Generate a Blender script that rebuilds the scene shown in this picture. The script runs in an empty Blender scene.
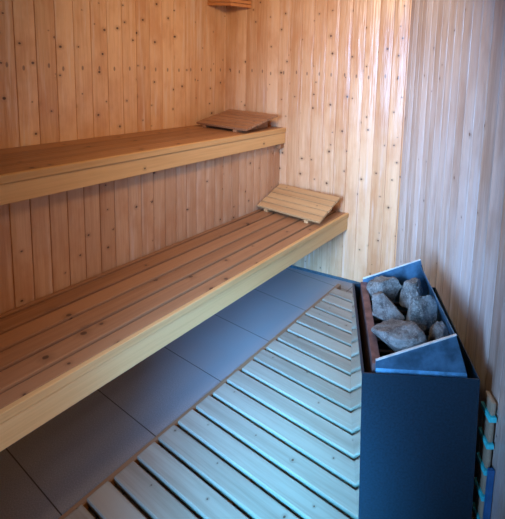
import bpy, bmesh, math, random
from mathutils import Vector, Matrix, noise

SC = bpy.context.scene
COL = SC.collection
rnd = random.Random(7)

# ------------------------------------------------------------------ camera
CAM = Vector((2.0807, -2.0640, 1.3410))
YAW, PITCH, ROLL, FPX, PX, PY = 0.5682, -0.1246, 0.0360, 411.31, 316.82, 119.64


def cam_axes():
    c, s = math.cos, math.sin
    fw = Vector((-s(YAW) * c(PITCH), c(YAW) * c(PITCH), s(PITCH)))
    rt = Vector((c(YAW), s(YAW), 0))
    up = rt.cross(fw)
    return c(ROLL) * rt + s(ROLL) * up, -s(ROLL) * rt + c(ROLL) * up, fw


cd = bpy.data.cameras.new('camera')
cam = bpy.data.objects.new('camera', cd)
COL.objects.link(cam)
r_, u_, f_ = cam_axes()
cam.matrix_world = Matrix(((r_.x, u_.x, -f_.x, CAM.x), (r_.y, u_.y, -f_.y, CAM.y), (r_.z, u_.z, -f_.z, CAM.z), (0, 0, 0, 1)))
cd.sensor_fit = 'HORIZONTAL'
cd.sensor_width = 36
cd.lens = FPX / 505 * 36
cd.shift_x = (252.5 - PX) / 505
cd.shift_y = (PY - 259.5) / 505
cd.clip_start = 0.02
SC.camera = cam

# ------------------------------------------------------------------ world, light, exposure
w = bpy.data.worlds.new('world')
SC.world = w
w.use_nodes = True
w.node_tree.nodes['Background'].inputs[0].default_value = (0.55, 0.80, 1.0, 1)
w.node_tree.nodes['Background'].inputs[1].default_value = 0.06
SC.view_settings.view_transform = 'Standard'
SC.view_settings.look = 'None'
SC.view_settings.exposure = 0.0
SC.view_settings.gamma = 1.0
SC.view_settings.use_curve_mapping = False


def area(name, loc, aim, sx, sy, power, colour, spread):
    l = bpy.data.lights.new(name, 'AREA')
    l.shape = 'RECTANGLE'
    l.size, l.size_y, l.energy, l.color, l.spread = sx, sy, power, colour, spread
    o = bpy.data.objects.new(name, l)
    COL.objects.link(o)
    o.location = loc
    o.rotation_euler = (Vector(aim) - Vector(loc)).to_track_quat('-Z', 'Y').to_euler()
    return o


# blue-cyan daylight through the doorway behind the camera, then two added floor beams
area('doorway_daylight', (1.40, -2.72, 1.25), (1.22, -0.30, 0.68), 0.36, 1.2, 17, (0.33, 0.58, 1.0), math.radians(52))
area('floor_cyan_fill', (2.02, -2.62, 1.10), (1.36, -1.0, 0.0), 0.2, 0.35, 4.4, (0.07, 0.52, 1.0), math.radians(26))  # added narrow beam that turns the floor slats cyan
area('tile_blue_fill', (1.88, -2.72, 1.0), (0.80, -0.55, 0.0), 0.12, 0.3, 3.2, (0.12, 0.42, 1.0), math.radians(23))  # added narrow beam for the blue patch on the far tiles
# the room's warm lamp under the ceiling
area('ceiling_lamp_light', (1.15, -1.0, 1.95), (0.60, 0.05, 0.90), 0.3, 0.3, 11.5, (1.0, 0.68, 0.39), math.radians(150))
area('near_bench_warm_fill', (2.36, -1.66, 1.30), (0.70, -1.62, 0.20), 0.2, 0.2, 0.8, (1.0, 0.47, 0.11), math.radians(66))  # added warm fill for the near bench, no lamp stands here

# ------------------------------------------------------------------ node helpers


class NT:
    def __init__(self, name):
        self.m = bpy.data.materials.new(name)
        self.m.use_nodes = True
        self.t = self.m.node_tree
        self.bsdf = self.t.nodes['Principled BSDF']

    def n(self, typ, **kw):
        nd = self.t.nodes.new(typ)
        for k, v in kw.items():
            setattr(nd, k, v)
        return nd

    def put(self, sock, v):
        if hasattr(v, 'is_linked') or isinstance(v, bpy.types.NodeSocket):
            self.t.links.new(v, sock)
        else:
            sock.default_value = v

    def math(self, op, a, b=0.0, c=0.0, clamp=False):
        nd = self.n('ShaderNodeMath', operation=op, use_clamp=clamp)
        for i, v in enumerate((a, b, c)):
            self.put(nd.inputs[i], v)
        return nd.outputs[0]

    def mix(self, f, a, b):
        nd = self.n('ShaderNodeMix', data_type='RGBA')
        self.put(nd.inputs[0], f)
        self.put(nd.inputs[6], a if not isinstance(a, tuple) else (*a, 1)[:4])
        self.put(nd.inputs[7], b if not isinstance(b, tuple) else (*b, 1)[:4])
        return nd.outputs[2]

    def xyz(self):
        tc = self.n('ShaderNodeTexCoord')
        s = self.n('ShaderNodeSeparateXYZ')
        self.t.links.new(tc.outputs['Object'], s.inputs[0])
        return s.outputs

    def vec(self, x, y, z):
        nd = self.n('ShaderNodeCombineXYZ')
        for i, v in enumerate((x, y, z)):
            self.put(nd.inputs[i], v)
        return nd.outputs[0]

    def noise(self, v, scale, detail=3, rough=0.55, dist=0.0):
        nd = self.n('ShaderNodeTexNoise')
        self.put(nd.inputs['Vector'], v)
        nd.inputs['Scale'].default_value = scale
        nd.inputs['Detail'].default_value = detail
        nd.inputs['Roughness'].default_value = rough
        nd.inputs['Distortion'].default_value = dist
        return nd.outputs['Fac']

    def white(self, v):
        nd = self.n('ShaderNodeTexWhiteNoise', noise_dimensions='1D')
        self.put(nd.inputs['W'], v)
        return nd.outputs['Value'], nd.outputs['Color']

    def ramp(self, f, lo, hi):
        nd = self.n('ShaderNodeMapRange', interpolation_type='SMOOTHSTEP')
        self.put(nd.inputs[0], f)
        self.put(nd.inputs[1], lo)
        self.put(nd.inputs[2], hi)
        return nd.outputs[0]

    def bump(self, h, strength, dist=0.002):
        nd = self.n('ShaderNodeBump')
        nd.inputs['Strength'].default_value = strength
        nd.inputs['Distance'].default_value = dist
        self.put(nd.inputs['Height'], h)
        self.t.links.new(nd.outputs[0], self.bsdf.inputs['Normal'])

    def set(self, **kw):
        for k, v in kw.items():
            self.put(self.bsdf.inputs[k.replace('_', ' ')], v)
        return self.m


def wood(name, light, dark, along='Z', across='X', board=None, knots=0.45, knot_cell=0.12, vary=0.5, rough=0.42,
         nail_z=None, knot_size=1.0, grey=None, painted_sheen=0.0, wave=0.0):
    """planed pine: grain along one object axis, per-board tint, knots; board=None takes one tint per object"""
    k = NT(name)
    X = dict(zip('XYZ', k.xyz()))
    L, U = X[along], X[across]
    W = X[[a for a in 'XYZ' if a not in (along, across)][0]]
    if board:
        ident = k.math('FLOOR', k.math('DIVIDE', U, board))
    else:
        ident = k.math('MULTIPLY', k.n('ShaderNodeObjectInfo').outputs['Random'], 97.0)
    rv, rc = k.white(ident)
    off = k.math('MULTIPLY', rv, 37.0)
    # knots: one per Voronoi cell, some cells empty
    kv = k.n('ShaderNodeTexVoronoi', voronoi_dimensions='2D', feature='F1')
    k.put(kv.inputs['Vector'], k.vec(k.math('DIVIDE', k.math('ADD', U, k.math('MULTIPLY', W, 0.7)), knot_cell),
                                     k.math('ADD', k.math('DIVIDE', L, knot_cell * 0.95), off), 0.0))
    kv.inputs['Scale'].default_value = 1.0
    cs = k.n('ShaderNodeSeparateColor')
    k.put(cs.inputs[0], kv.outputs['Color'])
    has = k.math('LESS_THAN', cs.outputs[0], knots)
    rad = k.math('MULTIPLY', k.math('MULTIPLY_ADD', cs.outputs[1], 0.050, 0.018), knot_size)
    wob = k.noise(k.vec(U, L, W), 90.0, 2)
    dist = k.math('ADD', kv.outputs['Distance'], k.math('MULTIPLY', k.math('SUBTRACT', wob, 0.5), 0.035))
    core = k.math('MULTIPLY', k.math('SUBTRACT', 1.0, k.ramp(dist, k.math('MULTIPLY', rad, 0.65), rad)), has)
    halo = k.math('MULTIPLY', k.math('SUBTRACT', 1.0, k.ramp(dist, rad, k.math('MULTIPLY', rad, 3.2))), has)
    # grain: long streaks bent round the knots
    bend = k.math('MULTIPLY', halo, 0.012)
    gv = k.vec(k.math('ADD', k.math('ADD', U, bend), off), k.math('ADD', k.math('MULTIPLY', L, 0.035), off), W)
    fine = k.noise(gv, 130.0, 3, 0.6)
    coarse = k.noise(gv, 34.0, 3, 0.5, 0.4)
    streak = k.math('ADD', k.math('MULTIPLY', fine, 0.45), k.math('MULTIPLY', coarse, 0.55))
    streak = k.ramp(streak, 0.30, 0.72)
    tint = k.math('ADD', k.math('MULTIPLY', streak, 0.6), k.math('MULTIPLY', k.math('SUBTRACT', rv, 0.5), vary), clamp=True)
    base = k.mix(tint, light, dark)
    if board:
        tone = k.ramp(k.noise(k.vec(k.math('ADD', U, k.math('MULTIPLY', rv, 5.0)), k.math('MULTIPLY', L, 0.45), W), 7.0, 4, 0.6), 0.42, 0.70)
        base = k.mix(k.math('MULTIPLY', tone, 0.5), base, tuple(c * f for c, f in zip(dark, (1.05, 0.9, 0.8))))
    if painted_sheen:  # pale gloss streaks painted into the board colour
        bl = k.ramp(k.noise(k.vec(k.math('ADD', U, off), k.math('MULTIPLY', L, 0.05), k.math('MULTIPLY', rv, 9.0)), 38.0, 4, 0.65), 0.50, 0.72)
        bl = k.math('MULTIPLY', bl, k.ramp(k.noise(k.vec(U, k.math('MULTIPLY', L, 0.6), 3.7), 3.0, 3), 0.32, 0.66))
        base = k.mix(k.math('MULTIPLY', bl, painted_sheen), base, (0.80, 0.68, 0.58))
    if grey:
        blot = k.ramp(k.noise(k.vec(U, k.math('MULTIPLY', L, 0.25), W), 9.0, 3), 0.45, 0.75)
        base = k.mix(k.math('MULTIPLY', blot, 0.75), base, grey)
    base = k.mix(k.math('MULTIPLY', halo, 0.26), base, tuple(c * 0.55 for c in dark))
    base = k.mix(k.math('MULTIPLY', core, 0.9), base, (0.075, 0.030, 0.014))
    if nail_z is not None:
        cu = k.math('ABSOLUTE', k.math('SUBTRACT', k.math('FRACT', k.math('DIVIDE', U, board)), k.math('MULTIPLY_ADD', rv, 0.3, 0.35)))
        cz = k.math('ABSOLUTE', k.math('SUBTRACT', L, k.math('MULTIPLY_ADD', rv, 0.016, nail_z)))
        e = k.math('ADD', k.math('POWER', k.math('DIVIDE', cu, 0.075), 2.0), k.math('POWER', k.math('DIVIDE', cz, 0.014), 2.0))
        mark = k.math('SUBTRACT', 1.0, k.ramp(e, 0.3, 1.0))
        base = k.mix(k.math('MULTIPLY', mark, 0.6), base, (0.06, 0.035, 0.03))
    if wave:
        # planed boards are not quite flat: shallow hollows along the grain catch the light as streaks
        wv = k.noise(k.vec(k.math('ADD', U, off), k.math('MULTIPLY', L, 0.07), 0.0), 30.0, 3, 0.6)
        k.bump(k.math('ADD', wv, k.math('MULTIPLY', streak, 0.03)), 1.0, wave)
    else:
        k.bump(streak, 0.12, 0.001)
    return k.set(Base_Color=base, Roughness=k.math('MULTIPLY_ADD', fine, 0.12, rough - 0.06))


def plain(name, colour, rough, metal=0.0, mottled=0.25, scale=40.0, bump=0.0):
    k = NT(name)
    X = k.xyz()
    f = k.noise(k.vec(*X), scale, 4, 0.6)
    c = k.mix(k.ramp(f, 0.3, 0.7), tuple(v * (1 - mottled) for v in colour), tuple(min(1, v * (1 + mottled)) for v in colour))
    if bump:
        k.bump(f, bump, 0.002)
    return k.set(Base_Color=c, Roughness=k.math('MULTIPLY_ADD', f, 0.14, rough - 0.07), Metallic=metal)


M = {}
M['wall'] = wood('pine_wall_boards', (0.80, 0.51, 0.30), (0.52, 0.255, 0.11), board=0.083, knots=0.62, knot_cell=0.108, nail_z=1.295, knot_size=1.2, painted_sheen=0.6, vary=0.8, wave=0.005, rough=0.30)
M['panel'] = wood('pine_panel_boards', (0.62, 0.37, 0.22), (0.40, 0.19, 0.09), board=0.064, knots=0.5, knot_cell=0.108, painted_sheen=0.4, vary=0.7, wave=0.004, rough=0.32)
M['wall_r'] = wood('pine_wall_boards_cool_lit', (0.62, 0.60, 0.59), (0.32, 0.24, 0.19), board=0.083, knots=0.22, vary=0.9, rough=0.30,
                   grey=(0.56, 0.55, 0.56), painted_sheen=0.8, wave=0.006)  # grey tones paint the cool light on this wall into its pine
M['seat'] = wood('brown_pine_slats', (0.38, 0.18, 0.080), (0.19, 0.078, 0.034), along='Y', across='X', knots=0.40, knot_size=1.5, rough=0.48)
M['edge'] = wood('yellow_pine_boards', (0.75, 0.44, 0.18), (0.48, 0.24, 0.075), along='Y', across='Z', knots=0.16, rough=0.45)
M['rest'] = wood('headrest_pine', (0.56, 0.33, 0.15), (0.36, 0.18, 0.075), along='X', across='Y', knots=0.1, rough=0.5)
M['rest_dark'] = wood('headrest_pine_dark', (0.40, 0.20, 0.10), (0.24, 0.10, 0.045), along='X', across='Y', knots=0.1, rough=0.5)
M['duck'] = wood('worn_duckboard_slats', (0.36, 0.32, 0.26), (0.18, 0.14, 0.105), along='X', across='Y', knots=0.35, knot_size=0.8, rough=0.36,
                 grey=(0.34, 0.27, 0.22))
M['duck_dark'] = wood('damp_duckboard_battens', (0.28, 0.16, 0.09), (0.16, 0.09, 0.05), along='Y', across='X', knots=0.1, rough=0.5)
M['guard'] = wood('grey_tan_slats', (0.46, 0.40, 0.30), (0.30, 0.24, 0.17), along='X', across='Z', knots=0.0, rough=0.5)
M['shade'] = wood('lamp_shade_wood', (0.66, 0.28, 0.10), (0.44, 0.15, 0.045), along='X', across='Z', knots=0.0, rough=0.45)
M['black'] = plain('black_painted_steel', (0.009, 0.031, 0.055), 0.45, 0.0, 0.3, 160.0, 0.05)
M['steel'] = plain('steel_blue_lit', (0.075, 0.20, 0.34), 0.36, 0.45, 0.45, 14.0)  # blue of the reflected daylight painted into the plate colour
M['rim'] = plain('pale_steel_edge', (0.55, 0.70, 0.76), 0.45, 0.3, 0.15)
M['lip'] = plain('steel_bright_blue_lit', (0.10, 0.34, 0.60), 0.5, 0.4, 0.3, 30.0)  # the same reflected blue, painted brighter on the lip
M['mirror'] = plain('polished_steel', (0.72, 0.76, 0.78), 0.09, 1.0, 0.05, 12.0)
M['rust'] = plain('heat_tinted_steel', (0.20, 0.13, 0.13), 0.5, 0.6, 0.35, 30.0)
M['grate'] = plain('sooty_steel', (0.03, 0.03, 0.035), 0.6, 0.4)
M['base_strip'] = plain('dark_teal_strip', (0.05, 0.10, 0.13), 0.4)
M['cyan'] = plain('plain_cyan', (0.06, 0.78, 0.92), 0.3, 0.0, 0.1)
M['blue'] = plain('blue_painted_metal', (0.03, 0.16, 0.42), 0.4, 0.0, 0.15)
M['plaster'] = plain('pale_ceiling_boards', (0.55, 0.36, 0.22), 0.5)


def stone_mat():
    k = NT('grey_speckled_stone')
    v = k.vec(*k.xyz())
    r = k.n('ShaderNodeObjectInfo').outputs['Random']
    a = k.ramp(k.noise(v, 24.0, 4, 0.7), 0.35, 0.65)
    b = k.ramp(k.noise(v, 170.0, 5, 0.75), 0.50, 0.64)
    base = k.mix(a, (0.080, 0.098, 0.10), (0.30, 0.36, 0.37))
    base = k.mix(k.math('MULTIPLY', b, 0.75), base, (0.46, 0.47, 0.46))
    base = k.mix(k.math('MULTIPLY', r, 0.35), base, (0.15, 0.10, 0.10))
    k.bump(k.noise(v, 60.0, 6, 0.75), 1.0, 0.012)
    return k.set(Base_Color=base, Roughness=0.62)


M['stone'] = stone_mat()


def tile_mat():
    k = NT('grey_floor_tiles')
    X, Y, Z = k.xyz()
    ty = k.math('DIVIDE', k.math('ADD', Y, 1.554 + 0.3205 * 20), 0.3205)
    tx = k.math('DIVIDE', k.math('ADD', X, 0.64 * 20 - 0.36), 0.64)
    fy = k.math('PINGPONG', ty, 0.5)
    fx = k.math('PINGPONG', tx, 0.5)
    g = k.math('MAXIMUM', k.math('LESS_THAN', fy, 0.0055), k.math('LESS_THAN', fx, 0.003))
    rv, _ = k.white(k.math('ADD', k.math('FLOOR', ty), k.math('MULTIPLY', k.math('FLOOR', tx), 17.3)))
    sp = k.ramp(k.noise(k.vec(X, Y, Z), 260.0, 3), 0.35, 0.7)
    big = k.noise(k.vec(X, Y, Z), 6.0, 3)
    c = k.mix(sp, (0.250, 0.240, 0.245), (0.345, 0.335, 0.345))
    c = k.mix(k.math('MULTIPLY', big, 0.25), c, (0.20, 0.165, 0.15))
    c = k.mix(k.math('MULTIPLY', rv, 0.12), c, (0.18, 0.17, 0.17))
    c = k.mix(g, c, (0.055, 0.045, 0.04))
    k.bump(k.math('SUBTRACT', 1.0, g), 0.4, 0.002)
    return k.set(Base_Color=c, Roughness=0.38)


M['tile'] = tile_mat()

# ------------------------------------------------------------------ mesh helpers


def obj(name, bm, mat, parent=None, smooth=False, loc=None):
    me = bpy.data.meshes.new(name)
    bmesh.ops.recalc_face_normals(bm, faces=bm.faces)
    bm.to_mesh(me)
    bm.free()
    me.materials.append(M[mat] if isinstance(mat, str) else mat)
    if smooth:
        for p in me.polygons:
            p.use_smooth = True
    o = bpy.data.objects.new(name, me)
    COL.objects.link(o)
    if parent:
        o.parent = parent
    if loc:
        o.location = loc
    return o


def hexa(bm, lo4, hi4, bevel=0.0):
    """solid from four bottom and four top corners"""
    t = bmesh.new()
    a = [t.verts.new(p) for p in lo4]
    b = [t.verts.new(p) for p in hi4]
    t.faces.new(a[::-1])
    t.faces.new(b)
    for i in range(4):
        j = (i + 1) % 4
        t.faces.new((a[i], a[j], b[j], b[i]))
    bmesh.ops.recalc_face_normals(t, faces=t.faces)
    if bevel:
        bmesh.ops.bevel(t, geom=list(t.edges), offset=bevel, segments=2, affect='EDGES', profile=0.6)
    me = bpy.data.meshes.new('tmp')
    t.to_mesh(me)
    t.free()
    bm.from_mesh(me)
    bpy.data.meshes.remove(me)
    return bm


def box(x0, x1, y0, y1, z0, z1, bevel=0.0, bm=None):
    bm = bm or bmesh.new()
    q = [(x0, y0), (x1, y0), (x1, y1), (x0, y1)]
    return hexa(bm, [(*p, z0) for p in q], [(*p, z1) for p in q], bevel)


def quad_prism(q, z0, z1, bevel=0.0, bm=None):
    bm = bm or bmesh.new()
    return hexa(bm, [(*p, z0) for p in q], [(*p, z1) for p in q], bevel)


def thing(name, label, cat, loc=(0, 0, 0), rotz=0.0, group=None):
    o = bpy.data.objects.new(name, None)
    COL.objects.link(o)
    o.empty_display_size = 0.1
    o.location = loc
    o.rotation_euler = (0, 0, rotz)
    return tag(o, label, cat, group)


def tag(o, label, cat, group=None):
    o['label'] = label
    o['category'] = cat
    if group:
        o['group'] = group
    return o


def struct(name, bm, mat, loc=None, rotz=0.0):
    o = obj(name, bm, mat)
    o['kind'] = 'structure'
    if loc:
        o.location = loc
    o.rotation_euler = (0, 0, rotz)
    return o


def boarded(length, board, z0, z1, thick=0.04, groove=0.0022, depth=0.0042, crown=0.0016, start=0.0):
    """tongue-and-groove boarding: local x along the wall, room side towards -y"""
    bm = bmesh.new()
    prof = []
    n0, n1 = math.floor(start / board), math.ceil(length / board)
    for i in range(n0, n1):
        a, b = i * board, (i + 1) * board
        for t, d in ((0.0, depth), (groove, 0.0), (0.25 * board, -crown * 0.75), (0.5 * board, -crown), (0.75 * board, -crown * 0.75),
                     (board - groove, 0.0)):
            x = a + t
            if start <= x <= length:
                prof.append((x, d))
    prof = [(start, 0.0)] + [p for p in prof if p[0] > start] + [(length, 0.0)]
    low = [bm.verts.new((x, d, z0)) for x, d in prof]
    top = [bm.verts.new((x, d, z1)) for x, d in prof]
    for i in range(len(prof) - 1):
        bm.faces.new((low[i], low[i + 1], top[i + 1], top[i]))
    bl = [bm.verts.new((x, thick, z)) for x in (start, length) for z in (z0, z1)]
    bm.faces.new((bl[0], bl[1], bl[3], bl[2]))
    bm.faces.new([low[0], top[0], bl[1], bl[0]])
    bm.faces.new([low[-1], bl[2], bl[3], top[-1]])
    bm.faces.new(low[::-1] + [bl[0], bl[2]])
    bm.faces.new(top + [bl[3], bl[1]])
    return bm


# ------------------------------------------------------------------ the room
BA = 0.1544                       # the back wall is not square to the left wall
TB = math.tan(BA)
CORNER = Vector((1.2389, 1.2389 * TB, 0))
RA = 0.585                        # the right wall closes the room at an obtuse corner
H = 2.02
FRONT = -2.75

struct('floor', box(-0.05, 4.0, -3.1, 0.7, -0.05, 0.0), 'tile')
struct('ceiling', box(-0.05, 4.0, -3.1, 0.7, H, H + 0.05), 'plaster')
struct('wall_left', boarded(3.6, 0.083, 0.0, H), 'wall', (0, FRONT - 0.0, 0), math.pi / 2)
struct('wall_back', boarded(CORNER.x / math.cos(BA), 0.083, 0.0, H, groove=0.0016, depth=0.003, crown=0.0022), 'wall', (0, 0, 0), BA)
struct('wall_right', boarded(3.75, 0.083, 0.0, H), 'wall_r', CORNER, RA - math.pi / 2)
# lower boarded panel that closes off the space under the upper bench
PX0 = 0.44
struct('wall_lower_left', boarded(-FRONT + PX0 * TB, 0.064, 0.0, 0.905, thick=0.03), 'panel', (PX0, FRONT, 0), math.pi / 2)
# front wall with the open doorway behind the camera
fw_ = bmesh.new()
box(-0.05, 0.95, FRONT - 0.06, FRONT, 0, H, bm=fw_)
box(1.80, 3.6, FRONT - 0.06, FRONT, 0, H, bm=fw_)
box(0.95, 1.80, FRONT - 0.06, FRONT, 2.0, H, bm=fw_)
struct('wall_front', fw_, 'plaster')
sk = bmesh.new()
box(PX0 / math.cos(BA), CORNER.x / math.cos(BA) - 0.002, -0.008, -0.0005, 0.0, 0.016, bm=sk)
struct('base_strip_back', sk, 'base_strip', (0, 0, 0), BA)  # thin dark teal strip along the foot of the back wall


def back_y(x):
    return x * TB


# ------------------------------------------------------------------ benches
Y0 = FRONT + 0.02


def long_board(name, x0, x1, z0, z1, mat, parent, bevel=0.003, gap=0.003):
    q = [(x0, Y0), (x1, Y0), (x1, back_y(x1) - gap), (x0, back_y(x0) - gap)]
    return obj(name, quad_prism(q, z0, z1, bevel), mat, parent)


lb = thing('sauna_bench', 'long lower pine bench with gapped brown slats and yellow front beam, just above the tiles', 'bench', (0, 0, 0))
H1 = 0.45
cuts = [0.4440, 0.4775, 0.5705, 0.6655, 0.7575, 0.8500, 0.9270]
for a, b in zip(cuts[:-1], cuts[1:]):
    last = b > 0.92
    long_board('slat', a + 0.0075, (0.9135 if last else b - 0.0075), H1 - 0.027, H1, 'seat', lb, 0.004)
long_board('front_edge', 0.9145, 0.934, H1 - 0.028, H1 + 0.0005, 'edge', lb, 0.003)
long_board('front_beam', 0.893, 0.929, H1 - 0.106, H1 - 0.0285, 'edge', lb, 0.003)
for y in (-2.2, -1.5, -0.8, -0.12):
    obj('bearer', box(0.445, 0.891, y - 0.025, y + 0.025, H1 - 0.075, H1 - 0.028, 0.003), 'seat', lb)

ub = thing('sauna_bench', 'long upper pine bench on the left wall with plain flush top and yellow front beam', 'bench', (0, 0, 0))
H2 = 0.947
cuts = [0.002, 0.118, 0.234, 0.350, 0.460]
for a, b in zip(cuts[:-1], cuts[1:]):
    long_board('slat', a + 0.0008, b - 0.0008, H2 - 0.027, H2, 'seat', ub, 0.0015)
long_board('front_edge', 0.461, 0.482, H2 - 0.029, H2 + 0.0005, 'edge', ub, 0.003)
long_board('front_beam', 0.441, 0.477, H2 - 0.103, H2 - 0.0295, 'edge', ub, 0.003)
cl = bmesh.new()
box(0.38, 0.474, -0.05, -0.004, H2 - 0.135, H2 - 0.104, 0.003, cl)
c_o = obj('cleat', cl, 'seat', ub)
c_o.rotation_euler = (0, 0, BA)


# ------------------------------------------------------------------ headrests
def headrest(label, x0, x1, y0, y1, z0, z1, base, mat, n, group):
    t = thing('sauna_headrest', label, 'headrest', ((x0 + x1) / 2, (y0 + y1) / 2, base), 0.0, group)
    wid, dep = x1 - x0, y1 - y0
    ang = math.atan2(z1 - z0, dep)
    ln = math.hypot(dep, z1 - z0)
    pitch = ln / n
    for i in range(n):
        s = (i + 0.5) * pitch - ln / 2
        e = rnd.uniform(-0.003, 0.003)
        o = obj('slat', box(-wid / 2 + e, wid / 2 + e, -pitch / 2 + 0.003, pitch / 2 - 0.003, -0.014, 0.0, 0.002), mat, t)
        o.location = (0, s * math.cos(ang), (z0 + z1) / 2 - base + s * math.sin(ang))
        o.rotation_euler = (ang, 0, 0)
    th = 0.0148 / math.cos(ang)
    for x in (-wid / 2 + 0.065, wid / 2 - 0.095):
        bm = bmesh.new()
        ya, yb = -dep / 2 + 0.006, dep / 2 - 0.004
        za = z0 - base - th + 0.006 * math.tan(ang)
        zb = z1 - base - th - 0.004 * math.tan(ang)
        hexa(bm, [(x - 0.014, ya, 0), (x + 0.014, ya, 0), (x + 0.014, yb, 0), (x - 0.014, yb, 0)],
             [(x - 0.014, ya, za), (x + 0.014, ya, za), (x + 0.014, yb, zb), (x - 0.014, yb, zb)], 0.0015)
        obj('wedge', bm, mat, t)
    return t


headrest('slatted pale wooden headrest tilted up on the lower bench against the back wall', 0.452, 0.912, -0.170, 0.062, 0.481, 0.570, H1 + 0.001,
         'rest', 5, None)
headrest('slatted reddish wooden headrest tilted up on the upper bench by the corner', 0.052, 0.474, -0.305, -0.004, 0.976, 1.040, H2 + 0.001,
         'rest_dark', 6, None)

# ------------------------------------------------------------------ corner lamp
lamp = thing('corner_lamp', 'orange wooden slatted lamp shade high in the back left corner', 'lamp', (0, 0, 1.715))
pl = [Vector((0.004, -0.168)), Vector((0.150, -0.105)), Vector((0.204, 0.026))]


def seg_strip(a, b, z0, z1, th, bm):
    d = (b - a).normalized()
    n = Vector((-d.y, d.x)) * th          # towards the corner
    hexa(bm, [(*a, z0), (*b, z0), (*(b + n), z0), (*(a + n), z0)], [(*a, z1), (*b, z1), (*(b + n), z1), (*(a + n), z1)], 0.0015)


for i in range(2):
    a, b = pl[i], pl[i + 1]
    for z in range(11):
        bm = bmesh.new()
        seg_strip(a, b, 0.002 + z * 0.023, 0.021 + z * 0.023, 0.010, bm)
        obj('slat', bm, 'shade', lamp)
for p in (Vector((0.012, -0.150)), Vector((0.140, -0.088)), Vector((0.186, 0.018))):
    obj('upright', box(p.x - 0.007, p.x + 0.007, p.y - 0.007, p.y + 0.007, 0.0, 0.25, 0.001), 'shade', lamp)

# ------------------------------------------------------------------ duckboard on the floor
RW = Vector((math.sin(RA), -math.cos(RA)))


def right_x(y):
    """x of the right wall at depth y"""
    s = (y - CORNER.y) / RW.y
    return CORNER.x + RW.x * s


db = thing('duckboard', 'slatted grey wooden duckboard lying on the tiled floor in front of the heater', 'duckboard', (0.95, 0, 0))
ZD = 0.040
for k in range(-5, 18):
    yf = -0.353 - 0.0828 * k - 0.0075          # near edge of the gap: the slat runs towards the camera from here
    y1, y0 = yf, yf - 0.0675
    if y1 > 0.05:
        continue
    j = rnd.uniform(-0.004, 0.004)
    xl = 0.957 + j
    xa, xb = right_x(y0) - 0.015, right_x(y1) - 0.015
    L = (xa + xb) / 2
    bm = bmesh.new()
    hexa(bm, [(xl - L, -0.03375, -0.021), (xa - L, -0.03375, -0.021), (xb - L, 0.03375, -0.021), (xl - L, 0.03375, -0.021)],
         [(xl - L, -0.03375, 0), (xa - L, -0.03375, 0), (xb - L, 0.03375, 0), (xl - L, 0.03375, 0)], 0.004)
    o = obj('slat', bm, 'duck', db)
    o.location = (L - 0.95, (y0 + y1) / 2, ZD)
for x in (0.946, 1.30):
    yb = min(0.0, back_y(x)) if x < 1.2 else 0.05
    obj('batten', box(-0.011, 0.011, -1.80, 0.04, 0.0, 0.0185 if x > 1 else 0.030, 0.002), 'duck_dark', db, loc=(x - 0.95, 0, 0))
obj('batten', box(-0.015, 0.015, -1.80, -0.62, 0.0, 0.0185, 0.002), 'duck_dark', db, loc=(1.68 - 0.95, 0, 0))

# ------------------------------------------------------------------ heater
HA = -0.5411
HP = Vector((1.657, -1.129, 0))
HT = 0.530
HX, HY = 0.316, 0.469
LEAN = 0.014                      # the casing stands a little out of plumb
ht = thing('sauna_heater', 'black steel sauna heater with open stone tray standing by the right wall', 'heater', (HP.x, HP.y, ZD), -HA)
z_ = HT - ZD


def sheet(name, x0, x1, y0, y1, z0, z1, mat):
    lo, hi = LEAN * (1 - z0 / z_), LEAN * (1 - z1 / z_)
    bm = hexa(bmesh.new(), [(x0 + lo, y0, z0), (x1 + lo, y0, z0), (x1 + lo, y1, z0), (x0 + lo, y1, z0)],
              [(x0 + hi, y0, z1), (x1 + hi, y0, z1), (x1 + hi, y1, z1), (x0 + hi, y1, z1)], 0.0008)
    return obj(name, bm, mat, ht)


sheet('front_panel', 0, HX, 0, 0.004, 0, z_, 'black')
sp_ = sheet('side_panel', 0, 0.003, 0.0045, HY - 0.0045, 0, z_ - 0.0045, 'mirror')
sheet('liner', 0.0035, 0.0065, 0.0045, HY - 0.0045, 0.02, z_ - 0.0045, 'black')
sheet('top_trim', -0.0008, 0.0068, 0.0045, HY - 0.0045, z_ - 0.004, z_ + 0.0008, 'black')
sp_['label'] = 'polished steel side panel mirroring the floor slats'
sheet('side_panel', HX - 0.003, HX, 0.0045, HY - 0.0045, 0, z_, 'black')
sheet('back_panel', 0, HX, HY - 0.004, HY, 0, z_, 'black')
sheet('base', 0.0035, HX - 0.0035, 0.0045, HY - 0.0045, 0.002, 0.02, 'grate')
# inner stone tray: end plates rise towards the wall
TN, TF, ZB = 0.018, 0.458, 0.20


def end_plate(y):
    bm = bmesh.new()
    q = [(0.036, ZB), (0.306, ZB), (0.288, z_ - 0.004), (0.250, 0.640 - ZD), (0.038, 0.553 - ZD)]
    a = [bm.verts.new((x, y, z)) for x, z in q]
    b = [bm.verts.new((x, y + 0.003, z)) for x, z in q]
    bm.faces.new(a)
    bm.faces.new(b[::-1])
    for i in range(5):
        j = (i + 1) % 5
        bm.faces.new((a[i], b[i], b[j], a[j]))
    bmesh.ops.recalc_face_normals(bm, faces=bm.faces)
    bmesh.ops.bevel(bm, geom=list(bm.edges), offset=0.0007, segments=1, affect='EDGES')
    return obj('end_plate', bm, 'steel', ht)


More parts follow.
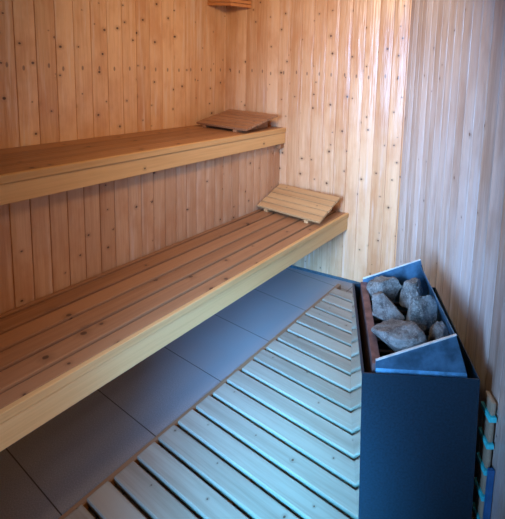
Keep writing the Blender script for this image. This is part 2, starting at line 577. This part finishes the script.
def rim(y):
    d0, d1 = 0.5535 - ZD, 0.6405 - ZD
    bm = hexa(bmesh.new(), [(0.038, y - 0.002, d0), (0.250, y - 0.002, d1), (0.250, y + 0.005, d1), (0.038, y + 0.005, d0)],
              [(0.038, y - 0.002, d0 + 0.004), (0.250, y - 0.002, d1 + 0.004), (0.250, y + 0.005, d1 + 0.004), (0.038, y + 0.005, d0 + 0.004)], 0.001)
    obj('rim', bm, 'rim', ht)


rim(TN)
rim(TF)
ep = end_plate(TN)
ep['label'] = 'sloping bare steel plate closing the near end of the stone tray'
end_plate(TF)
bm = hexa(bmesh.new(), [(0.040, 0.0045, z_ - 0.026), (0.286, 0.0045, z_ - 0.026), (0.286, TN - 0.0005, z_ - 0.026), (0.040, TN - 0.0005, z_ - 0.026)],
          [(0.040, 0.0120, z_ - 0.006), (0.286, 0.0120, z_ - 0.006), (0.286, TN - 0.0005, z_ + 0.004), (0.040, TN - 0.0005, z_ + 0.004)], 0.0008)
obj('lip', bm, 'lip', ht)
tw = obj('tray_wall', box(0.030, 0.054, TN + 0.0035, TF - 0.0005, ZB, 0.544 - ZD, 0.002), 'rust', ht)
tw['label'] = 'brownish heat-tinted left wall of the stone tray'
ya, yb = TN + 0.0035, TF - 0.0005
bm = hexa(bmesh.new(), [(0.303, ya, ZB), (0.306, ya, ZB), (0.306, yb, ZB), (0.303, yb, ZB)],
          [(0.286, ya, z_), (0.289, ya, z_), (0.289, yb, z_), (0.286, yb, z_)])
hexa(bm, [(0.286, ya, z_), (0.289, ya, z_), (0.289, yb, z_), (0.286, yb, z_)],
     [(0.248, ya, 0.636 - ZD), (0.251, ya, 0.636 - ZD), (0.251, yb, 0.622 - ZD), (0.248, yb, 0.622 - ZD)])
obj('tray_wall', bm, 'steel', ht)
gr = bmesh.new()
ZG = 0.485 - ZD
for i in range(8):
    y = TN + 0.03 + i * 0.054
    box(0.055, 0.283, y - 0.006, y + 0.006, ZG - 0.012, ZG, 0.002, gr)
obj('grate', gr, 'grate', ht)

# ------------------------------------------------------------------ stones
DV = Vector((math.sin(HA), math.cos(HA), 0))
PV = Vector((DV.y, -DV.x, 0))


def stone(label, lx, ly, z, sx, sy, sz, rot, seed):
    rr = random.Random(seed)
    bm = bmesh.new()
    bmesh.ops.create_icosphere(bm, subdivisions=5, radius=1.0)
    planes = []
    for _ in range(11):
        v = Vector((rr.gauss(0, 1), rr.gauss(0, 1), rr.gauss(0, 1))).normalized()
        planes.append((v, rr.uniform(0.42, 0.82)))
    so = Vector((rr.uniform(0, 50), rr.uniform(0, 50), rr.uniform(0, 50)))
    for v in bm.verts:
        p = v.co.copy()
        for n, d in planes:
            e = p.dot(n) - d
            if e > 0:
                p -= n * e * 0.96
        p *= 1.0 + 0.10 * noise.noise(p * 1.6 + so) + 0.06 * noise.noise(p * 4.5 + so) + 0.03 * noise.noise(p * 11.0 + so)
        v.co = p
    c = [(max(v.co[i] for v in bm.verts) + min(v.co[i] for v in bm.verts)) / 2 for i in range(3)]
    xs = [max(abs(v.co[i] - c[i]) for v in bm.verts) for i in range(3)]
    for v in bm.verts:
        v.co = Vector([(v.co[i] - c[i]) / xs[i] * (sx, sy, sz)[i] for i in range(3)])
    o = obj('sauna_stone', bm, 'stone', None, True)
    base = HP + PV * lx + DV * ly
    o.location = (base.x, base.y, z)
    o.rotation_euler = (0, 0, rot - HA)
    return tag(o, label, 'stone', 'grey stones heaped in the heater tray')


ZS = 0.487
stone('pointed grey stone in the far left corner of the heater tray', 0.104, 0.404, ZS + 0.058, 0.056, 0.046, 0.058, 0.45, 3)
stone('broad grey stone by the tray left wall, between the pointed and the largest stones', 0.108, 0.285, ZS + 0.056, 0.056, 0.050, 0.056, -0.1, 12)
stone('largest grey stone, long and pointed, lying nearest the sloping plate at left', 0.122, 0.122, ZS + 0.060, 0.084, 0.060, 0.060, -0.75, 21)
stone('flat-topped dark bluish stone at the far right of the tray', 0.208, 0.372, ZS + 0.060, 0.046, 0.048, 0.060, 0.2, 33)
stone('light speckled oval stone in the middle right of the tray', 0.207, 0.255, ZS + 0.064, 0.066, 0.046, 0.064, 0.75, 44)
stone('small rounded purple-grey stone against the tray right wall near the sloping plate', 0.244, 0.142, ZS + 0.050, 0.032, 0.044, 0.050, 0.1, 57)
stone('smallest dark pinkish stone wedged between the largest and the purple-grey stones', 0.192, 0.140, ZS + 0.034, 0.020, 0.040, 0.034, 0.2, 63)

# ------------------------------------------------------------------ slatted guard on the right wall beside the heater
gd = thing('wall_guard', 'narrow upright slatted wooden guard with bright cyan bands, right of the heater', 'guard',
           (CORNER.x + RW.x * 1.318, CORNER.y + RW.y * 1.318, 0), RA - math.pi / 2)
for k in range(6):
    z0 = 0.001 + k * 0.082
    if k < 5:
        obj('cyan_band', box(-0.036, 0.022, -0.027, -0.006, z0 + 0.0665, z0 + 0.0815, 0.002), 'cyan', gd)  # flat cyan bands filling the gaps between the slats
    obj('slat', box(-0.030, 0.018, -0.022, -0.008, z0, z0 + (0.066 if k < 5 else 0.040), 0.006), 'guard', gd)
obj('post', box(0.0225, 0.034, -0.020, -0.003, 0.001, 0.26, 0.002), 'blue', gd)
